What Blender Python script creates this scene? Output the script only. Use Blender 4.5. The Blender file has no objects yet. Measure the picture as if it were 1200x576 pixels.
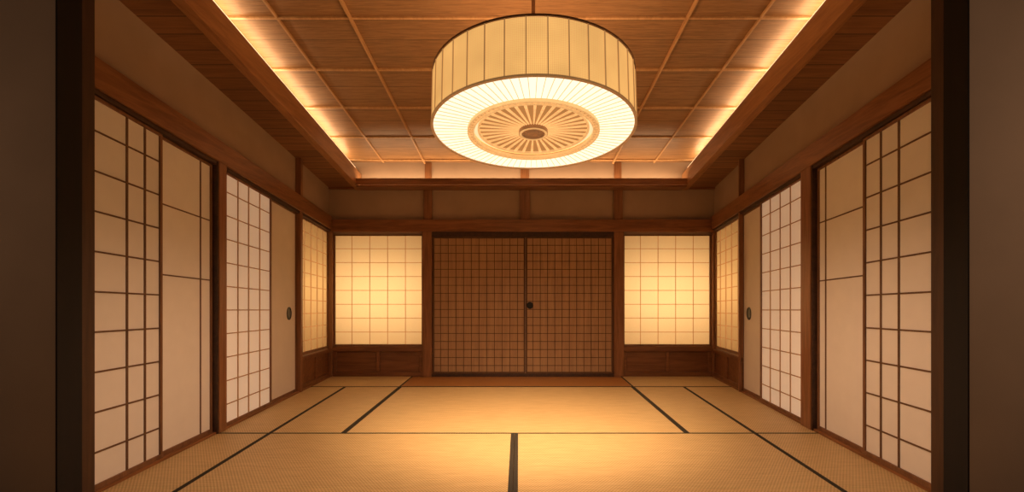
import bpy, math, random
from mathutils import Vector, Matrix
random.seed(4)
PX=.011; D=6.16; HC=1.1
sc=bpy.context.scene
col=sc.collection

# ------------------------------------------------------------ helpers
class MB:
    def __init__(s): s.v=[]; s.f=[]
    def hexa(s,f,u0,u1,v0,v1,w0,w1):
        b=len(s.v)
        for w in (w0,w1):
            for (u,v) in ((u0,v0),(u1,v0),(u1,v1),(u0,v1)):
                s.v.append(Vector(f(u,v,w)))
        for q in ((0,3,2,1),(4,5,6,7),(0,1,5,4),(1,2,6,5),(2,3,7,6),(3,0,4,7)):
            s.f.append([b+i for i in q])
    def ring(s,r0,r1,z0,z1,n=96,cx=0,cy=0):
        b=len(s.v)
        for i in range(n):
            a=2*math.pi*i/n; c,sn=math.cos(a),math.sin(a)
            s.v+= [Vector((cx+r0*c,cy+r0*sn,z0)),Vector((cx+r1*c,cy+r1*sn,z0)),Vector((cx+r1*c,cy+r1*sn,z1)),Vector((cx+r0*c,cy+r0*sn,z1))]
        for i in range(n):
            j=(i+1)%n
            for k in range(4):
                l=(k+1)%4
                s.f.append([b+i*4+k,b+j*4+k,b+j*4+l,b+i*4+l])
    def disc(s,prof,n=48,M=None):
        b=len(s.v)
        for i in range(n):
            a=2*math.pi*i/n
            for (r,z) in prof:
                p=Vector((r*math.cos(a),r*math.sin(a),z))
                s.v.append(M@p if M else p)
        m=len(prof)
        for i in range(n):
            j=(i+1)%n
            for k in range(m-1):
                s.f.append([b+i*m+k,b+j*m+k,b+j*m+k+1,b+i*m+k+1])
        s.f.append([b+i*m for i in range(n)][::-1])
        s.f.append([b+i*m+m-1 for i in range(n)])

def ident(u,v,w): return (u,v,w)

def finish(mb,name,mat,parent=None,kind=None,label=None,cat=None,group=None,bevel=0,local=False,smooth=False):
    if local: o0=Vector((0,0,0))
    else:
        xs=[p.x for p in mb.v]; ys=[p.y for p in mb.v]; zs=[p.z for p in mb.v]
        o0=Vector(((min(xs)+max(xs))/2,(min(ys)+max(ys))/2,min(zs)))
    me=bpy.data.meshes.new(name)
    me.from_pydata([p-o0 for p in mb.v],[],mb.f); me.update()
    import bmesh
    bm=bmesh.new(); bm.from_mesh(me); bmesh.ops.recalc_face_normals(bm,faces=bm.faces); bm.to_mesh(me); bm.free()
    me.materials.append(mat)
    if smooth:
        for p in me.polygons: p.use_smooth=True
    ob=bpy.data.objects.new(name,me); col.objects.link(ob)
    ob.location=o0
    if parent is not None:
        ob.parent=parent
        if not local: ob.location=o0-parent.location
    if kind: ob["kind"]=kind
    if label: ob["label"]=label
    if cat: ob["category"]=cat
    if group: ob["group"]=group
    if bevel:
        m=ob.modifiers.new("bevel","BEVEL"); m.width=bevel; m.segments=2; m.limit_method='ANGLE'
    return ob

# ------------------------------------------------------------ materials
def newmat(n):
    m=bpy.data.materials.new(n); m.use_nodes=True
    nt=m.node_tree; return m,nt,nt.nodes,nt.links,nt.nodes["Principled BSDF"]

def wood(name,c1,c2,axis=1,rough=.5,scale=1.0,bump=.08,planks=None,glow=0,var=(.8,1.12)):
    m,nt,N,L,B=newmat(name)
    tc=N.new("ShaderNodeTexCoord"); mp=N.new("ShaderNodeMapping")
    s=[14*scale]*3; s[axis]=1.1*scale
    mp.inputs["Scale"].default_value=s
    L.new(tc.outputs["Object"],mp.inputs["Vector"])
    n=N.new("ShaderNodeTexNoise"); n.inputs["Scale"].default_value=1.6; n.inputs["Detail"].default_value=6; n.inputs["Distortion"].default_value=.8
    L.new(mp.outputs[0],n.inputs["Vector"])
    n2=N.new("ShaderNodeTexNoise"); n2.inputs["Scale"].default_value=9; n2.inputs["Detail"].default_value=3
    L.new(mp.outputs[0],n2.inputs["Vector"])
    mix=N.new("ShaderNodeMath"); mix.operation='MULTIPLY_ADD'; mix.inputs[1].default_value=.35
    L.new(n2.outputs[0],mix.inputs[0]); L.new(n.outputs[0],mix.inputs[2])
    r=N.new("ShaderNodeValToRGB"); r.color_ramp.elements[0].position=.45; r.color_ramp.elements[1].position=.85
    r.color_ramp.elements[0].color=(*c1,1); r.color_ramp.elements[1].color=(*c2,1)
    L.new(mix.outputs[0],r.inputs[0])
    out=r.outputs[0]
    if planks:
        pa,per,gap=planks
        sp=N.new("ShaderNodeSeparateXYZ"); L.new(tc.outputs["Object"],sp.inputs[0])
        d=N.new("ShaderNodeMath"); d.operation='DIVIDE'; d.inputs[1].default_value=per; L.new(sp.outputs[pa],d.inputs[0])
        fl=N.new("ShaderNodeMath"); fl.operation='FLOOR'; L.new(d.outputs[0],fl.inputs[0])
        fr=N.new("ShaderNodeMath"); fr.operation='FRACT'; L.new(d.outputs[0],fr.inputs[0])
        wn=N.new("ShaderNodeTexWhiteNoise"); wn.noise_dimensions='1D'; L.new(fl.outputs[0],wn.inputs["W"])
        mr=N.new("ShaderNodeMapRange"); mr.inputs["To Min"].default_value=var[0]; mr.inputs["To Max"].default_value=var[1]; L.new(wn.outputs["Value"],mr.inputs["Value"])
        gt=N.new("ShaderNodeMath"); gt.operation='GREATER_THAN'; gt.inputs[1].default_value=gap; L.new(fr.outputs[0],gt.inputs[0])
        mm=N.new("ShaderNodeMath"); mm.operation='MULTIPLY'; L.new(mr.outputs[0],mm.inputs[0])
        ad=N.new("ShaderNodeMath"); ad.operation='MULTIPLY_ADD'; ad.inputs[1].default_value=.65; ad.inputs[2].default_value=.35; L.new(gt.outputs[0],ad.inputs[0]); L.new(ad.outputs[0],mm.inputs[1])
        vm=N.new("ShaderNodeVectorMath"); vm.operation='SCALE'; L.new(out,vm.inputs[0]); L.new(mm.outputs[0],vm.inputs["Scale"])
        out=vm.outputs[0]
    L.new(out,B.inputs["Base Color"])
    if glow:
        L.new(out,B.inputs["Emission Color"]); B.inputs["Emission Strength"].default_value=glow
    B.inputs["Roughness"].default_value=rough
    b=N.new("ShaderNodeBump"); b.inputs["Strength"].default_value=bump; b.inputs["Distance"].default_value=.01
    L.new(mix.outputs[0],b.inputs["Height"]); L.new(b.outputs[0],B.inputs["Normal"])
    return m

def plain(name,c,rough=.8,noise=.06,nscale=6,bump=.0,glow=None):
    m,nt,N,L,B=newmat(name)
    tc=N.new("ShaderNodeTexCoord")
    n=N.new("ShaderNodeTexNoise"); n.inputs["Scale"].default_value=nscale; n.inputs["Detail"].default_value=5
    L.new(tc.outputs["Object"],n.inputs["Vector"])
    r=N.new("ShaderNodeValToRGB")
    r.color_ramp.elements[0].position=.3; r.color_ramp.elements[1].position=.7
    r.color_ramp.elements[0].color=(*[x*(1-noise) for x in c],1); r.color_ramp.elements[1].color=(*[min(1,x*(1+noise)) for x in c],1)
    L.new(n.outputs[0],r.inputs[0]); L.new(r.outputs[0],B.inputs["Base Color"])
    B.inputs["Roughness"].default_value=rough
    if glow:
        B.inputs["Emission Color"].default_value=(*glow[0],1); B.inputs["Emission Strength"].default_value=glow[1]
    if bump:
        n3=N.new("ShaderNodeTexNoise"); n3.inputs["Scale"].default_value=180
        L.new(tc.outputs["Object"],n3.inputs["Vector"])
        b=N.new("ShaderNodeBump"); b.inputs["Strength"].default_value=bump; b.inputs["Distance"].default_value=.003
        L.new(n3.outputs[0],b.inputs["Height"]); L.new(b.outputs[0],B.inputs["Normal"])
    return m

def translucent(name,c):
    m,nt,N,L,B=newmat(name); out=N["Material Output"]
    tc=N.new("ShaderNodeTexCoord"); n=N.new("ShaderNodeTexNoise"); n.inputs["Scale"].default_value=40; n.inputs["Detail"].default_value=8
    L.new(tc.outputs["Object"],n.inputs["Vector"])
    r=N.new("ShaderNodeValToRGB"); r.color_ramp.elements[0].color=(*[x*.94 for x in c],1); r.color_ramp.elements[1].color=(*c,1)
    L.new(n.outputs[0],r.inputs[0])
    t=N.new("ShaderNodeBsdfTranslucent"); d=N.new("ShaderNodeBsdfDiffuse"); mx=N.new("ShaderNodeMixShader"); mx.inputs[0].default_value=.3
    L.new(r.outputs[0],t.inputs[0]); L.new(r.outputs[0],d.inputs[0]); L.new(t.outputs[0],mx.inputs[1]); L.new(d.outputs[0],mx.inputs[2]); L.new(mx.outputs[0],out.inputs[0])
    return m

def emit(name,c,st,base=(.8,.7,.5),weave=False):
    m,nt,N,L,B=newmat(name)
    B.inputs["Base Color"].default_value=(*base,1); B.inputs["Roughness"].default_value=.8
    B.inputs["Specular IOR Level"].default_value=.1
    B.inputs["Emission Color"].default_value=(*c,1); B.inputs["Emission Strength"].default_value=st
    if weave:
        tc=N.new("ShaderNodeTexCoord"); sp=N.new("ShaderNodeSeparateXYZ"); L.new(tc.outputs["Object"],sp.inputs[0])
        at=N.new("ShaderNodeMath"); at.operation='ARCTAN2'; L.new(sp.outputs[1],at.inputs[0]); L.new(sp.outputs[0],at.inputs[1])
        a=N.new("ShaderNodeMath"); a.operation='MULTIPLY'; a.inputs[1].default_value=396; L.new(at.outputs[0],a.inputs[0])
        sa=N.new("ShaderNodeMath"); sa.operation='SINE'; L.new(a.outputs[0],sa.inputs[0])
        z=N.new("ShaderNodeMath"); z.operation='MULTIPLY'; z.inputs[1].default_value=640; L.new(sp.outputs[2],z.inputs[0])
        sz=N.new("ShaderNodeMath"); sz.operation='SINE'; L.new(z.outputs[0],sz.inputs[0])
        ad=N.new("ShaderNodeMath"); ad.operation='ADD'; L.new(sa.outputs[0],ad.inputs[0]); L.new(sz.outputs[0],ad.inputs[1])
        nz=N.new("ShaderNodeTexNoise"); nz.inputs["Scale"].default_value=5; L.new(tc.outputs["Object"],nz.inputs["Vector"])
        mr=N.new("ShaderNodeMapRange"); mr.inputs["From Min"].default_value=-2; mr.inputs["From Max"].default_value=2
        mr.inputs["To Min"].default_value=st*.74; mr.inputs["To Max"].default_value=st*1.2; L.new(ad.outputs[0],mr.inputs["Value"])
        mu=N.new("ShaderNodeMath"); mu.operation='MULTIPLY_ADD'; L.new(nz.outputs[0],mu.inputs[0]); mu.inputs[1].default_value=.5*st
        sb=N.new("ShaderNodeMath"); sb.operation='SUBTRACT'; sb.inputs[1].default_value=.25*st; L.new(mr.outputs[0],sb.inputs[0]); L.new(sb.outputs[0],mu.inputs[2])
        L.new(mu.outputs[0],B.inputs["Emission Strength"])
    return m

def tatami_mat(name="tatami_rush",c1=(.38,.26,.11),c2=(.78,.58,.30)):
    m,nt,N,L,B=newmat(name)
    tc=N.new("ShaderNodeTexCoord")
    mp=N.new("ShaderNodeMapping"); mp.inputs["Scale"].default_value=(1.2,45,1); L.new(tc.outputs["Object"],mp.inputs["Vector"])
    n2=N.new("ShaderNodeTexNoise"); n2.inputs["Scale"].default_value=6; n2.inputs["Detail"].default_value=5
    L.new(mp.outputs[0],n2.inputs["Vector"])
    sp=N.new("ShaderNodeSeparateXYZ"); L.new(tc.outputs["Object"],sp.inputs[0])
    def sine(sock,k):
        a=N.new("ShaderNodeMath"); a.operation='MULTIPLY'; a.inputs[1].default_value=k; L.new(sock,a.inputs[0])
        b=N.new("ShaderNodeMath"); b.operation='SINE'; L.new(a.outputs[0],b.inputs[0]); return b.outputs[0]
    pr=N.new("ShaderNodeMath"); pr.operation='MULTIPLY'; L.new(sine(sp.outputs[0],330),pr.inputs[0]); L.new(sine(sp.outputs[1],230),pr.inputs[1])
    a2=N.new("ShaderNodeMath"); a2.operation='MULTIPLY_ADD'; a2.inputs[1].default_value=.28; L.new(pr.outputs[0],a2.inputs[0]); L.new(n2.outputs[0],a2.inputs[2])
    mr=N.new("ShaderNodeMapRange"); mr.inputs["From Min"].default_value=.15; mr.inputs["From Max"].default_value=.85; L.new(a2.outputs[0],mr.inputs["Value"])
    r=N.new("ShaderNodeValToRGB")
    r.color_ramp.elements[0].color=(*c1,1); r.color_ramp.elements[1].color=(*c2,1)
    L.new(mr.outputs[0],r.inputs[0]); L.new(r.outputs[0],B.inputs["Base Color"])
    B.inputs["Roughness"].default_value=.48
    b=N.new("ShaderNodeBump"); b.inputs["Strength"].default_value=.35; b.inputs["Distance"].default_value=.002
    L.new(pr.outputs[0],b.inputs["Height"]); L.new(b.outputs[0],B.inputs["Normal"])
    return m

M_beam_y=wood("cedar_beam_lengthwise",(.15,.059,.022),(.30,.13,.052),1,.34)
M_cove=wood("cove_beam_wood",(.25,.11,.042),(.42,.205,.085),1,.36)
M_beam_x=wood("cedar_beam_crosswise",(.15,.059,.022),(.30,.13,.052),0,.34)
M_post=wood("cedar_post",(.17,.072,.028),(.31,.14,.062),2,.38)
M_brownpost=wood("brown_opening_post",(.04,.018,.009),(.075,.035,.016),2,.6)
M_darkpost=wood("near_black_post",(.004,.003,.002),(.008,.005,.004),2,.85,bump=0)  # near-black colour over the whole jamb
M_track=wood("dark_track",(.03,.014,.008),(.07,.03,.016),1,.5)
M_ceil=wood("cedar_ceiling_board",(.22,.115,.048),(.38,.21,.092),0,.45,scale=2.6,bump=.015,planks=(1,.2217,.03),var=(.93,1.05))
M_soffit=wood("soffit_plank",(.18,.08,.035),(.29,.136,.06),0,.5,planks=(1,.17,.06))
M_rib=wood("pale_ceiling_batten",(.46,.26,.115),(.62,.38,.18),1,.4)
M_lattice=wood("shoji_lattice_wood",(.10,.05,.026),(.17,.088,.046),2,.5)
M_golden=wood("golden_lattice_wood",(.34,.20,.09),(.50,.31,.15),2,.5)
M_glowbar=wood("self_glowing_lattice_wood",(.40,.21,.075),(.52,.29,.11),2,.5,glow=.45)  # bars emit, standing in for window light bleeding around them
M_frame=wood("shoji_frame_wood",(.14,.064,.03),(.25,.12,.058),2,.5)
M_fus=wood("fusuma_brown_panel",(.38,.225,.118),(.46,.285,.15),2,.42,bump=.02)
M_fusl=wood("fusuma_lattice",(.09,.042,.02),(.14,.068,.031),2,.5)
M_koshi=wood("wainscot_board",(.13,.05,.02),(.23,.098,.04),0,.4)
M_plaster=plain("clay_plaster",(.41,.30,.215),.9,.05,4,.2)
M_plaster_front=plain("beige_plaster",(.50,.39,.30),.9,.05,3,.2)
M_paper=plain("washi_paper",(.85,.83,.80),.8,.02,8)
M_paper2=plain("faint_glow_washi_paper",(.92,.90,.87),.8,.02,8,glow=((1,.76,.54),.16))  # faint warm emission stands in for backlight through the paper
M_panel=plain("plain_fusuma_paper",(.74,.68,.61),.75,.03,5)
M_lit=translucent("backlit_washi_paper",(.95,.88,.74))
M_black=plain("black_iron",(.008,.007,.006),.35,.1)
M_border=plain("dark_cloth_border",(.022,.018,.011),.8,.15,60)
M_green=plain("olive_cloth_border",(.08,.085,.04),.8,.15,60)
M_tat=tatami_mat()
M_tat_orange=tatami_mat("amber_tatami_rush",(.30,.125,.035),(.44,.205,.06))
M_sub=plain("subfloor_board",(.12,.07,.04),.7)
M_shade=emit("woven_lamp_fabric",(.94,.49,.145),.90,(.4,.24,.10),True)
M_diff=emit("glowing_diffuser",(1,.79,.55),1.45,(.3,.25,.2))
M_band=emit("glowing_inner_band",(1,.72,.40),1.0,(.3,.2,.1))
M_diff2=emit("amber_inner_disc",(.56,.27,.085),.6,(.3,.15,.06))
M_lampwood=wood("lamp_bamboo",(.66,.37,.13),(.80,.49,.19),0,.45,glow=.95)  # emission in the lamp woods stands in for light from inside the drum
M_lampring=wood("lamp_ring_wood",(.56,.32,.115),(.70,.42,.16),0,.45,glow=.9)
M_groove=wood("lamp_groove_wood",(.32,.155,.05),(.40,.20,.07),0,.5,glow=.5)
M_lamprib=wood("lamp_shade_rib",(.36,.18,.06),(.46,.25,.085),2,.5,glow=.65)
M_lampdark=wood("lamp_dark_rim",(.14,.065,.028),(.24,.115,.05),0,.4)
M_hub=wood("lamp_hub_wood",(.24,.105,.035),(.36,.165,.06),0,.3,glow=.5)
M_led=emit("warm_led_strip",(1,.70,.40),1.7)
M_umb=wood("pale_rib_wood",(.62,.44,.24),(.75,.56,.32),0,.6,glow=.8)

# ------------------------------------------------------------ room functions (px units, r = depth fraction)
def XL(r): return -(212+(r-.435)*18)
def XR(r): return 208+(r-.435)*37
def hHead(r): return 98-50*(r-.435)
def hSof(r): return 120+62*(1-r)
def hCeil(r): return 150+65*(1-r)
def XB(r,s=1): return 175+(r-.45)*(16 if s<0 else 28)
def P(x,h,r): return Vector((x*PX,r*D,HC+h*PX))
def rL(x,w=0): return (204.2-w)/(590-x)
def rR(x,w=0): return (191.9-w)/(x-645)
def side(s):
    def f(u,v,w):
        X=(XL(u)+w) if s<0 else (XR(u)-w)
        return P(X,-100+v*(100+hHead(u)),u)
    return f
def sideh(s,hf=None):
    def f(u,h,w):
        X=(XL(u)+w) if s<0 else (XR(u)-w)
        return P(X,hHead(u)+h,u)
    return f
def back(u,v,w):
    return Vector(((u-608)*PX,D-w*PX,HC+(340-v)*PX))

RN=.405
tn=[0]
def trim(mb,mat,label,bevel=.004):
    tn[0]+=1
    return finish(mb,"trim_%d"%tn[0],mat,kind="structure",label=label,cat="beam" ,bevel=bevel)

# floor
mb=MB(); mb.hexa(ident,-4.6,4.6,-.8,D+.3,-.10,-.055)
finish(mb,"floor",M_sub,kind="structure",label="wooden subfloor beneath the tatami mats",cat="floor")

# walls
mb=MB()
wb=[(360,392,180,446),(495,731,180,446),(832,860,180,446),(392,495,180,276),(731,832,180,276),(392,495,404,446),(731,832,404,446)]
for a,b,c,d in wb: mb.hexa(back,a,b,c,d,-8,0)
finish(mb,"wall_back",M_plaster,kind="structure",label="tan clay plaster wall behind the sliding panels",cat="wall")
rW0L,rW1L=rL(355,5.5),rL(385)
rW0R,rW1R=rR(866,5.5),rR(838)
for s,nm,a,b in ((-1,"wall_left",rW0L,rW1L),(1,"wall_right",rW0R,rW1R)):
    mb=MB(); f=side(s)
    mb.hexa(f,RN,a,-.02,1,-8,0); mb.hexa(f,b,1.02,-.02,1,-8,0)
    mb.hexa(f,a,b,-.02,.19,-8,0)
    def g(u,v,w,s=s):
        X=(XL(u)+w) if s<0 else (XR(u)-w)
        return P(X,hHead(u) if v==0 else hCeil(u)+3,u)
    mb.hexa(g,RN,1.02,0,1,-8,0)
    finish(mb,nm,M_plaster,kind="structure",label="tan clay plaster side wall above sliding doors",cat="wall")

# ceiling (upper recessed)
mb=MB()
def fc(u,h,x): return P(x,hCeil(u)+h,u)
mb.hexa(fc,.385,1.03,0,4,-236,243)
finish(mb,"ceiling",M_ceil,kind="structure",label="recessed cedar board coffered ceiling",cat="ceiling")

# ceiling battens
ribx=[-158,-110,110,158]
for x in ribx:
    mb=MB(); mb.hexa(fc,.40,.998,-2.4 if abs(x)<150 else -1.5,0,x-.85,x+.85)
    trim(mb,M_rib,"thin pale wooden ceiling batten running lengthwise",.002)
for r in (.45,.558,.662,.768,.878,.984):
    mb=MB(); mb.hexa(fc,r-.0018,r+.0018,-1.4,0,-225,225)
    trim(mb,M_rib,"thin pale wooden ceiling batten running crosswise",.002)

# soffits + cove beams
for s in (-1,1):
    mb=MB()
    def fs(u,h,t,s=s):
        xo=XL(u) if s<0 else XR(u)
        xi=s*(XB(u,s)+2)
        return P(xi+(xo-xi)*t,hSof(u)+h,u)
    mb.hexa(fs,.39,1.0,0,3,0,1)
    trim(mb,M_soffit,"dark plank soffit along the side wall",0)
    mb=MB()
    def fb(u,h,t,s=s): return P(s*(XB(u,s)+t),hSof(u)+h,u)
    mb.hexa(fb,.39,.998,-3,15,0,7)
    trim(mb,M_cove,"cedar cove beam hiding a warm light strip")
    mb=MB(); mb.hexa(fb,.40,.96,15,15.9,.5,2.6)
    finish(mb,"light_strip",M_led,label="warm glowing strip light along the cove beam",cat="light",group="cove light strips")
# back cove beam
mb=MB()
def bb(u,h,x): return P(x,h,u)
mb.hexa(bb,.958,.964,119,126,-184,190)
mb.hexa(bb,.964,1.0,117,119,-184,190)
trim(mb,M_beam_x,"cedar ledge beam across the wall with strip light above")
mb=MB(); mb.hexa(bb,.978,.982,119.2,120.2,-178,182)
finish(mb,"light_strip",M_led,label="warm glowing strip light on the cross ledge",cat="light",group="cove light strips")

# nageshi beams on side walls, tracks, thresholds
for s in (-1,1):
    f=sideh(s)
    mb=MB(); mb.hexa(f,RN,.985,0,15,0,6)
    trim(mb,M_beam_y,"cedar head beam above the sliding doors")
    mb=MB(); mb.hexa(f,RN,.985,-2.6,0,0,4.5)
    trim(mb,M_track,"dark grooved upper door track",.001)
    g=side(s)
    mb=MB(); mb.hexa(g,RN,.985,-.004,.008,0,4)
    trim(mb,M_beam_y,"cedar floor track below the sliding doors",.001)

def vpost(s,a,b,full,off,label,mat=M_post):
    mb=MB()
    def f(u,v,w):
        X=(XL(u)+w) if s<0 else (XR(u)-w)
        return P(X,-100 if v==0 else (hSof(u) if full else hHead(u)+1),u)
    mb.hexa(f,a,b,0,1,0,off)
    trim(mb,mat,label)
RJ={-1:rL(246.5),1:rR(960)}
RP={-1:rL(266,5.5),1:rR(938,5.5)}
RQ={-1:rL(346),1:rR(871.5)}
for s in (-1,1):
    vpost(s,RJ[s]+.0025,RP[s],False,5.5,"square cedar post between door bays")
    vpost(s,RQ[s],rW0L if s<0 else rW0R,True,5.5,"square cedar post beside the lit window")
    mb=MB(); mb.hexa(side(s),RJ[s],RJ[s]+.0025,0,1,0,5.0); trim(mb,M_track,"dark door jamb",.001)

# ---------------- doors and windows
dn=[0]; wn_=[0]
def panel(f,u0,u1,v0,v1,w,us,vs,fw_u,fw_v,lu,lv,mframe,mpap,mlat,name,label,cat,pull=None,th=1.6,lw=.6,matpull=None,pull_label=None):
    mb=MB()
    e=1 if u1>u0 else -1
    mb.hexa(f,u0,u0+e*fw_u,v0,v1,w,w+th); mb.hexa(f,u1-e*fw_u,u1,v0,v1,w,w+th)
    ev=1 if v1>v0 else -1
    mb.hexa(f,u0+e*fw_u,u1-e*fw_u,v0,v0+ev*fw_v*1.6,w,w+th); mb.hexa(f,u0+e*fw_u,u1-e*fw_u,v1-ev*fw_v,v1,w,w+th)
    root=finish(mb,name,mframe,kind="structure",label=label,cat=cat)
    mb=MB(); mb.hexa(f,u0+e*fw_u*.5,u1-e*fw_u*.5,v0+ev*fw_v*.5,v1-ev*fw_v*.5,w+.3,w+.55)
    finish(mb,"paper",mpap,parent=root)
    if us or vs:
        mb=MB()
        for u in us: mb.hexa(f,u-lu/2,u+lu/2,v0+ev*fw_v,v1-ev*fw_v,w+.55,w+.55+lw)
        for v in vs: mb.hexa(f,u0+e*fw_u,u1-e*fw_u,v-lv/2,v+lv/2,w+.55,w+.55+lw*.9)
        finish(mb,"lattice",mlat,parent=root)
    if pull:
        c,M,rx=pull
        mb=MB(); mb.disc([(rx,0),(rx,.006),(rx*.85,.008),(rx*.75,.002),(0.001,.002)],32,M)
        ob=finish(mb,"door_pull",M_black,parent=root,label="round black recessed pull" if not pull_label else pull_label)
    return root
def nd(): dn[0]+=1; return "door_%d"%dn[0]
def nw(): wn_[0]+=1; return "window_%d"%wn_[0]

for s in (-1,1):
    rr=rL if s<0 else rR
    f=side(s)
    xs=(100,190,[149,170],) if s<0 else (1104,1011.5,[1053,1032])
    u0,u1=rr(xs[0],2.6),rr(xs[1],3.2); v=[i/10 for i in range(1,10)]
    panel(f,u0,u1,.008,.985,1.9,[rr(x,2.8) for x in xs[2]],v,.0032,.008,.0022,.0042,M_frame,M_paper,M_lattice,nd(),"white paper shoji sliding door with wide and narrow lattice bays","door",th=1.6,lw=.5)
    xs=(184,[235]) if s<0 else (1018,[967.5])
    panel(f,rr(xs[0]),RJ[s]-.0005,.008,.985,.1,[rr(x,.9) for x in xs[1]] ,[.563,.78],.003,.008,.002,.004,M_frame,M_paper,M_lattice,nd(),"white paper sliding door with two thin rails","door",th=1.5,lw=.4)
    xs=(318,[279,291.5,304.5]) if s<0 else (891,[926,914,902.5])
    u0,u1=RP[s]+.0005,rr(xs[0],3.2); v=[i/11 for i in range(1,11)]
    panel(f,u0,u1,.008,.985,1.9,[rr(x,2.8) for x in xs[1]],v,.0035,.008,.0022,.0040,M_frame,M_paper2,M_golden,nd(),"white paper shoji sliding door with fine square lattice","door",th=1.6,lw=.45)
    xs=314 if s<0 else 895
    u0,u1=rr(xs,.8),RQ[s]-.0005
    xc=338.5 if s<0 else 878
    uc=rr(xc,.7); c=P(XL(uc) if s<0 else XR(uc),(340-367)*uc,uc)
    off=(.68)*PX*(1 if s<0 else -1)
    c=c+Vector((off,0,0))
    R=Matrix.Rotation(math.radians(90 if s<0 else -90),4,'Y')
    M=Matrix.Translation(c)@R@Matrix.Diagonal((1.0,.75,1,1))
    panel(f,u0,u1,.008,.985,.1,[],[],.003,.008,0,0,M_frame,M_panel,None,nd(),"plain cream fusuma sliding door with oval pull","door",pull=(c,M,.068),th=1.0,pull_label="oval dark metal pull")
    a,b=(rW0L,rW1L) if s<0 else (rW0R,rW1R)
    n=5
    panel(f,a,b-.004,.195,.99,-1,[a+(b-a)*i/n for i in range(1,n)],[.195+.795*i/10 for i in range(1,10)],.005,.010,.003,.0045,M_frame,M_lit,M_glowbar,nw(),"glowing backlit paper window with square lattice","window",th=2.2,lw=.6)
    mb=MB(); mb.hexa(f,a,b,0,.19,0,1.2); mb.hexa(f,a,b,.165,.19,1.2,3.5); mb.hexa(f,a,b,0,.03,1.2,3)
    m_=(a+b)/2
    for q in (a+.004,m_,b-.006): mb.hexa(f,q-.004,q+.004,.03,.165,1.2,2.6)
    trim(mb,M_koshi,"framed wooden wainscot below the lit window")

# back wall joinery
mb=MB(); mb.hexa(back,386,838,258,272,0,7); trim(mb,M_beam_x,"cedar head beam across the end wall")
mb=MB(); mb.hexa(back,386,838,213,222,0,3); trim(mb,M_beam_x,"cedar picture rail below the light ledge")
for a,b in ((497,507),(609,621),(718.5,729)):
    mb=MB(); mb.hexa(back,a,b,222,258,0,4); trim(mb,M_post,"short cedar post between plaster panels")
    mb=MB(); mb.hexa(back,a+1,b-1,190,213,0,1.5); trim(mb,M_post,"short cedar post within the glowing band")
for a,b in ((496,507),(718.5,730),(386,391.5),(833,838)):
    mb=MB(); mb.hexa(back,a,b,272,440,0,6); trim(mb,M_post,"square cedar post in the end wall")
mb=MB(); mb.hexa(back,507,718.5,272,278,0,5); mb.hexa(back,507,718.5,437,440.5,0,6); trim(mb,M_track,"dark track around the brown sliding doors",.001)
for a,b in ((391.5,496),(730,833)):
    n=5
    panel(back,a,b,405,275,-1,[a+(b-a)*i/n for i in range(1,n)],[275+130*i/8 for i in range(1,8)],1.6,1.2,.7,.7,M_frame,M_lit,M_glowbar,nw(),"glowing backlit paper window with square lattice","window",th=2.4,lw=.5)
    mb=MB(); mb.hexa(back,a,b,405,440,0,1.5); mb.hexa(back,a,b,405,411,1.5,4.5); mb.hexa(back,a,b,435,440,1.5,4)
    for q in (a+2,(a+b)/2,b-2): mb.hexa(back,q-2,q+2,411,435,1.5,3.2)
    trim(mb,M_koshi,"framed wooden wainscot below the lit window")
R=Matrix.Rotation(math.radians(90),4,'X')
for i,(a,b,w) in enumerate(((507.5,615.5,1),(616,718,1))):
    nx,ny=12,17
    pull=None
    if i==1:
        c=back(621,357.5,2.7); pull=(c,Matrix.Translation(c)@R,.043)
    panel(back,a,b,437,278,w,[a+(b-a)*k/nx for k in range(1,nx)],[278+159*k/ny for k in range(1,ny)],1.8,1.3,.65,.65,M_fusl,M_fus,M_fusl,nd(),"brown fusuma sliding door with fine dark square lattice","door",pull=pull,th=1.7,lw=.4)

# ---------------- foreground opening
def fb2(u,h,x): return P(x,h,u)
for s in (-1,1):
    e0=(95-608)*.398 if s<0 else (1107-608)*.398
    e1=(111.5-608)*.412 if s<0 else (1090.5-608)*.412
    mb=MB(); x0,x1=sorted((e1,e1+s*16))
    mb.hexa(fb2,.399,.412,-100,hSof(.405),x0,x1); trim(mb,M_brownpost,"brown wooden post framing the room opening")
    mb=MB(); x0,x1=sorted((e0,e0+s*14))
    mb.hexa(fb2,.380,.399,-100,hSof(.405),x0,x1)
    x0,x1=sorted((e0,e0+s*.8)); mb.hexa(fb2,.3775,.380,-100,hSof(.405),x0,x1)
    trim(mb,M_darkpost,"near black door jamb at the room opening",0)
mb=MB()
mb.hexa(fb2,.378,.380,-104,215,-420,(95-608)*.398-.8); mb.hexa(fb2,.378,.380,-104,215,(1107-608)*.398+.8,420)
mb.hexa(fb2,.378,.39,hSof(.4),215,-215,215)
finish(mb,"wall_front",M_plaster_front,kind="structure",label="beige plaster wall around the room opening",cat="wall")

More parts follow.
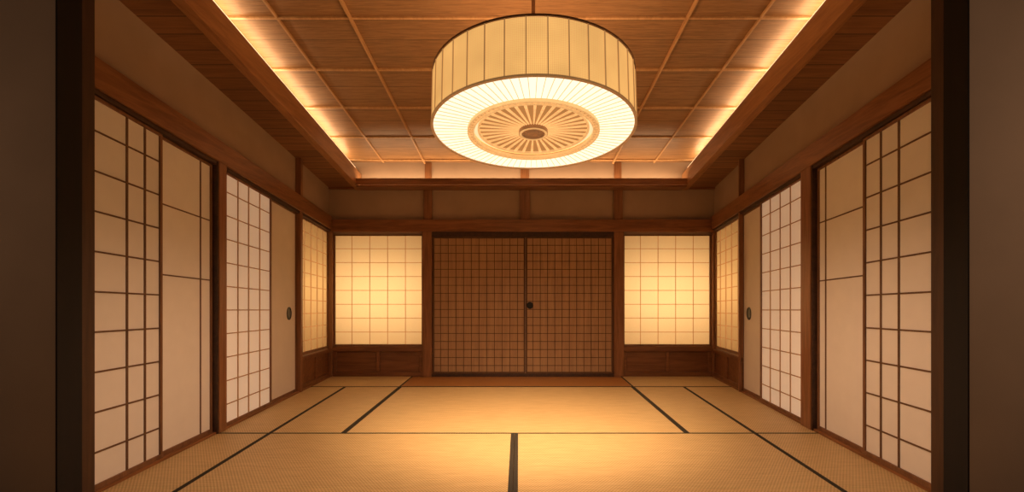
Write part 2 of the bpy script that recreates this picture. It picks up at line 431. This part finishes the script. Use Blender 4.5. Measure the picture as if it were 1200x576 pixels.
# ---------------- tatami
def tatami(xa,xb,r0,r1,borders,label,mat=None):
    fa=xa if callable(xa) else (lambda r:xa); fbx=xb if callable(xb) else (lambda r:xb)
    g=.12
    def f(t,r,z):
        a=fa(r)+g; b=fbx(r)-g
        return Vector(((a+(b-a)*t)*PX,r*D,z))
    e=.0004
    mb=MB(); mb.hexa(f,0,1,r0+e,r1-e,-.055,0)
    root=finish(mb,"tatami_mat",mat or M_tat,label=label,cat="tatami mat",group="woven rush tatami mats on the floor",bevel=.003)
    for sd,w,mt in borders:
        mb=MB()
        if sd in "LR":
            def f2(q,r,z):
                x=(fa(r)+g+q) if sd=="L" else (fbx(r)-g-q)
                return Vector((x*PX,r*D,z))
            mb.hexa(f2,0,w,r0+e,r1-e,-.001,.0022)
        elif sd=="N": mb.hexa(f,0,1,r0+e,r0+e+w*PX/D,-.001,.002)
        else: mb.hexa(f,0,1,r1-e-w*PX/D,r1-e,-.001,.002)
        finish(mb,"cloth_border",mt,parent=root,label="dark cloth edging strip")
    return root
k=M_border; G=M_green
A,Bm,C=.41,.597,.885
XLi=lambda r:XL(r)+4; XRi=lambda r:XR(r)-4
TL=lambda r:-171-(r-.424)*20; TR=lambda r:162+(r-.424)*20
tl="straw coloured tatami mat with dark cloth edging"
tatami(XLi,-123,C,.9945,[("R",1.6,k),("N",2.0,k)],tl+" against end wall")
tatami(118,XRi,C,.9945,[("L",1.6,k),("N",2.0,k)],tl+" against end wall")
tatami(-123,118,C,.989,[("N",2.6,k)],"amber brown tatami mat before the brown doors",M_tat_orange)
tatami(XLi,TL,Bm,C,[("R",1.2,k),("N",1.3,G)],"narrow tatami mat beside the sliding doors")
tatami(TL,-123,Bm,C,[("L",1.2,k),("R",1.8,k),("N",1.3,G)],"narrow tatami mat with dark cloth edging")
tatami(-123,118,Bm,C,[("L",1.8,k),("R",1.8,k),("N",1.3,G)],"wide tatami mat with dark side edging")
tatami(118,TR,Bm,C,[("L",1.8,k),("R",1.2,k),("N",1.3,G)],"narrow tatami mat with dark cloth edging")
tatami(TR,XRi,Bm,C,[("L",1.2,k),("N",1.3,G)],"narrow tatami mat beside the sliding doors")
tatami(XLi,TL,A,Bm,[("R",1.2,k)],"narrow tatami mat beside near sliding door")
tatami(TL,-3,A,Bm,[("L",1.2,k),("R",2.4,k)],"large woven tatami mat with thick dark edging")
tatami(-3,TR,A,Bm,[("L",2.4,k),("R",1.2,k)],"large woven tatami mat with thick dark edging")
tatami(TR,XRi,A,Bm,[("L",1.2,k)],"narrow tatami mat beside near sliding door")
tatami(-198,-3,.05,A,[("R",2.4,k)],"large tatami mat at the room opening")
tatami(-3,190,.05,A,[("L",2.4,k)],"large tatami mat at the room opening")

# ---------------- pendant lamp
LR=.645; LH=.335
lamp=bpy.data.objects.new("pendant_lamp",None); col.objects.link(lamp)
lamp.location=((625-608)*.5*PX,.5*D,HC+92.7*PX)
lamp["label"]="large round drum pendant lamp with woven shade and glowing ring"; lamp["category"]="pendant lamp"
tilt=-math.radians(6.6)
def lp(mb,name,mat,label=None,rot=True,smooth=False,parent=None):
    o=finish(mb,name,mat,parent=parent or lamp,local=True,smooth=smooth,label=label)
    if rot and parent is None: o.rotation_euler[0]=tilt
    return o
def rad(a): return lambda u,v,w: Vector((u*math.cos(a)-v*math.sin(a),u*math.sin(a)+v*math.cos(a),w))
mb=MB(); mb.ring(LR-.004,LR,.008,LH-.008,128); shade=lp(mb,"lamp_shade",M_shade,"woven cream fabric drum shade")
mb=MB()
NR=36
for i in range(NR):
    mb.hexa(rad(2*math.pi*(i+.5)/NR),LR,LR+.006,-.003,.003,.006,LH)
lp(mb,"shade_rib",M_lamprib,"thin vertical bamboo ribs",parent=shade)
mb=MB(); mb.ring(LR-.012,LR+.008,LH-.007,LH+.004,128); lp(mb,"top_rim",M_lampdark,"dark wooden rim")
mb=MB(); mb.ring(LR-.010,LR+.007,-.001,.009,128); lp(mb,"bottom_rim",M_groove,"slim wooden rim")
mb=MB(); mb.ring(LR*.62,LR-.010,.006,.012,128); diff=lp(mb,"diffuser",M_diff,"bright glowing annular diffuser")
mb=MB()
for i in range(84):
    mb.hexa(rad(2*math.pi*i/84),LR*.65,LR-.012,-.0018,.0018,.002,.006)
lp(mb,"radial_ribs",M_umb,"thin radial ribs",parent=diff)
# carved ring
mb=MB(); mb.ring(LR*.60,LR*.64,-.006,.010,96)
med=lp(mb,"medallion_ring",M_groove,"carved wooden ring")
mb=MB(); mb.ring(LR*.638,LR*.655,-.018,.002,96); mb.ring(LR*.590,LR*.604,-.018,.002,96)
for i in range(72):
    mb.hexa(rad(2*math.pi*i/72),LR*.606,LR*.636,-.008,.008,-.013,-.005)
lp(mb,"ring_beads",M_lampring,"raised rims and beading",parent=med)
# glowing gap then recessed wheel
mb=MB(); mb.ring(LR*.545,LR*.60,.016,.020,96); lp(mb,"glowing_band",M_band,"narrow glowing band around the spoked wheel")
mb=MB(); mb.ring(.001,LR*.545,.016,.020,96); lp(mb,"inner_disc",M_diff2,"amber disc behind the fan slats")
mb=MB(); NS=36
for i in range(NS):
    a=2*math.pi*i/NS
    r0,r1=LR*.11,LR*.545
    w0,w1=r0*math.pi/NS*.5,r1*math.pi/NS*.30
    def f(u,v,w,a=a):
        rd=r0+(r1-r0)*u; t=(w0+(w1-w0)*u)*v
        return rad(a)(rd,t,w-.003*(1-abs(v)))
    mb.hexa(f,0,1,-1,0,.009,.0155); mb.hexa(f,0,1,0,1,.009,.0155)
lp(mb,"fan_slats",M_lampwood,"radiating wooden fan slats")
mb=MB(); mb.ring(LR*.535,LR*.555,.002,.016,96); lp(mb,"fan_rim",M_lampring,"slim raised wooden rim")
mb=MB(); mb.ring(LR*.11,LR*.145,-.014,.010,64); mb.disc([(LR*.11,.008),(LR*.11,-.004),(LR*.07,-.006),(LR*.065,-.018),(.001,-.020)],48); lp(mb,"hub",M_hub,"round brown wooden hub")
mb=MB(); mb.ring(LR*.117,LR*.140,-.017,-.0142,64); lp(mb,"hub_rim",M_lampring,"pale ring around the hub")
mb=MB()
for i in range(4):
    mb.hexa(rad(math.pi*i/2+.4),0,LR-.006,-.006,.006,LH-.014,LH-.002)
lp(mb,"support_arms",M_lampdark,"dark support arms")
rt=(hCeil(.5)-92.7)*PX
mb=MB(); mb.disc([(.012,LH-.02),(.012,rt-.03)],16); lp(mb,"rod",M_lampdark,"dark hanging rod",rot=False)
mb=MB(); mb.disc([(.07,rt+.004),(.07,rt-.03),(.03,rt-.05),(.012,rt-.055)],32); lp(mb,"canopy",M_lampdark,"small dark ceiling rose",rot=False)

# ---------------- lights
def light(name,typ,loc,power,colr,rot=(0,0,0),size=None,size_y=None,radius=None):
    l=bpy.data.lights.new(name,typ); l.energy=power; l.color=colr
    if typ=='AREA':
        l.shape='RECTANGLE'; l.size=size; l.size_y=size_y
    if radius is not None: l.shadow_soft_size=radius
    o=bpy.data.objects.new(name,l); o.location=loc; o.rotation_euler=rot; col.objects.link(o); return o
WARM=(1,.58,.29); LED=(1,.63,.33)
light("lamp_bulb",'POINT',Vector(lamp.location)+Vector((0,0,.24)),26,WARM,radius=.12)
o=light("added_down_spot",'SPOT',Vector(lamp.location)+Vector((0,-.005,-.05)),122,(1,.59,.35),radius=.03)  # added spot below the hub, brightens floor and side doors
o.data.spot_size=math.radians(160); o.data.spot_blend=.6
o=light("added_down_spot",'SPOT',Vector(lamp.location)+Vector((0,-.005,-.055)),360,(1,.62,.33),radius=.03,rot=(math.radians(22),0,0))  # added tilted spot, shapes the pool of light on the floor
o.data.spot_size=math.radians(84); o.data.spot_blend=1
# cove area lights pointing up
for s in (-1,1):
    r0,r1=.40,.97
    a=P(s*(XB(r0,s)+13),hSof(r0)+20,r0); b=P(s*(XB(r1,s)+13),hSof(r1)+20,r1)
    d=(b-a); L_=d.length
    o=light("cove_lamp",'AREA',(a+b)/2,14,LED,size=.03,size_y=L_)
    y=d.normalized()
    zz=-( Vector((0,0,1))-y*y.dot(Vector((0,0,1))) ).normalized()
    x=y.cross(zz).normalized()
    o.rotation_euler=Matrix((x,y,zz)).transposed().to_euler()
light("cove_lamp",'AREA',P(2,121,.981),16,LED,rot=(math.pi,0,0),size=372*PX,size_y=.03)
for a,b in ((391.5,496),(730,833)):
    c=back((a+b)/2,345,-46)
    light("window_tube_lamp",'AREA',c,11,(1,.71,.40),rot=(-math.pi/2,0,0),size=(b-a)*PX*1.1,size_y=.75)
    light("window_back_lamp",'AREA',back((a+b)/2,350,-60),11,(1,.52,.20),rot=(-math.pi/2,0,0),size=(b-a)*PX*1.3,size_y=1.6)
for s,a,b in ((-1,rW0L,rW1L),(1,rW0R,rW1R)):
    m_=(a+b)/2; X=(XL(m_)-38) if s<0 else (XR(m_)+38)
    light("window_tube_lamp",'AREA',P(X,2,m_),5,(1,.58,.24),rot=(math.pi/2,0,-math.pi/2 if s<0 else math.pi/2),size=(b-a)*D*1.2,size_y=.3)
    light("window_back_lamp",'AREA',P(X,0,m_),5.5,(1,.49,.17),rot=(math.pi/2,0,-math.pi/2 if s<0 else math.pi/2),size=(b-a)*D*1.2,size_y=1.7)
light("anteroom_fill",'POINT',(0.5,-.3,1.9),6,(1,.60,.36),radius=.25)  # added unseen fill for the foreground walls, spills into the room
light("anteroom_wall_fill",'POINT',(-3.3,1.0,1.7),9,(1,.60,.36),radius=.15)  # added unseen fill, brightens the left foreground wall
light("anteroom_wall_fill",'POINT',(3.2,1.0,1.7),20,(1,.60,.36),radius=.15)  # added unseen fill, brightens the right foreground wall

w=bpy.data.worlds.new("world"); sc.world=w; w.use_nodes=True
w.node_tree.nodes["Background"].inputs[0].default_value=(.012,.007,.004,1)
w.node_tree.nodes["Background"].inputs[1].default_value=1

# camera
cd=bpy.data.cameras.new("camera"); cam=bpy.data.objects.new("camera",cd); col.objects.link(cam)
cam.location=(0,0,HC); cam.rotation_euler=(math.pi/2,0,0)
cd.sensor_width=36; cd.sensor_fit='HORIZONTAL'; cd.lens=36*560/1200
cd.shift_x=-8/1200; cd.shift_y=52/1200; cd.clip_start=.02
sc.camera=cam
sc.view_settings.view_transform='Standard'
sc.view_settings.look='None'
sc.view_settings.exposure=0
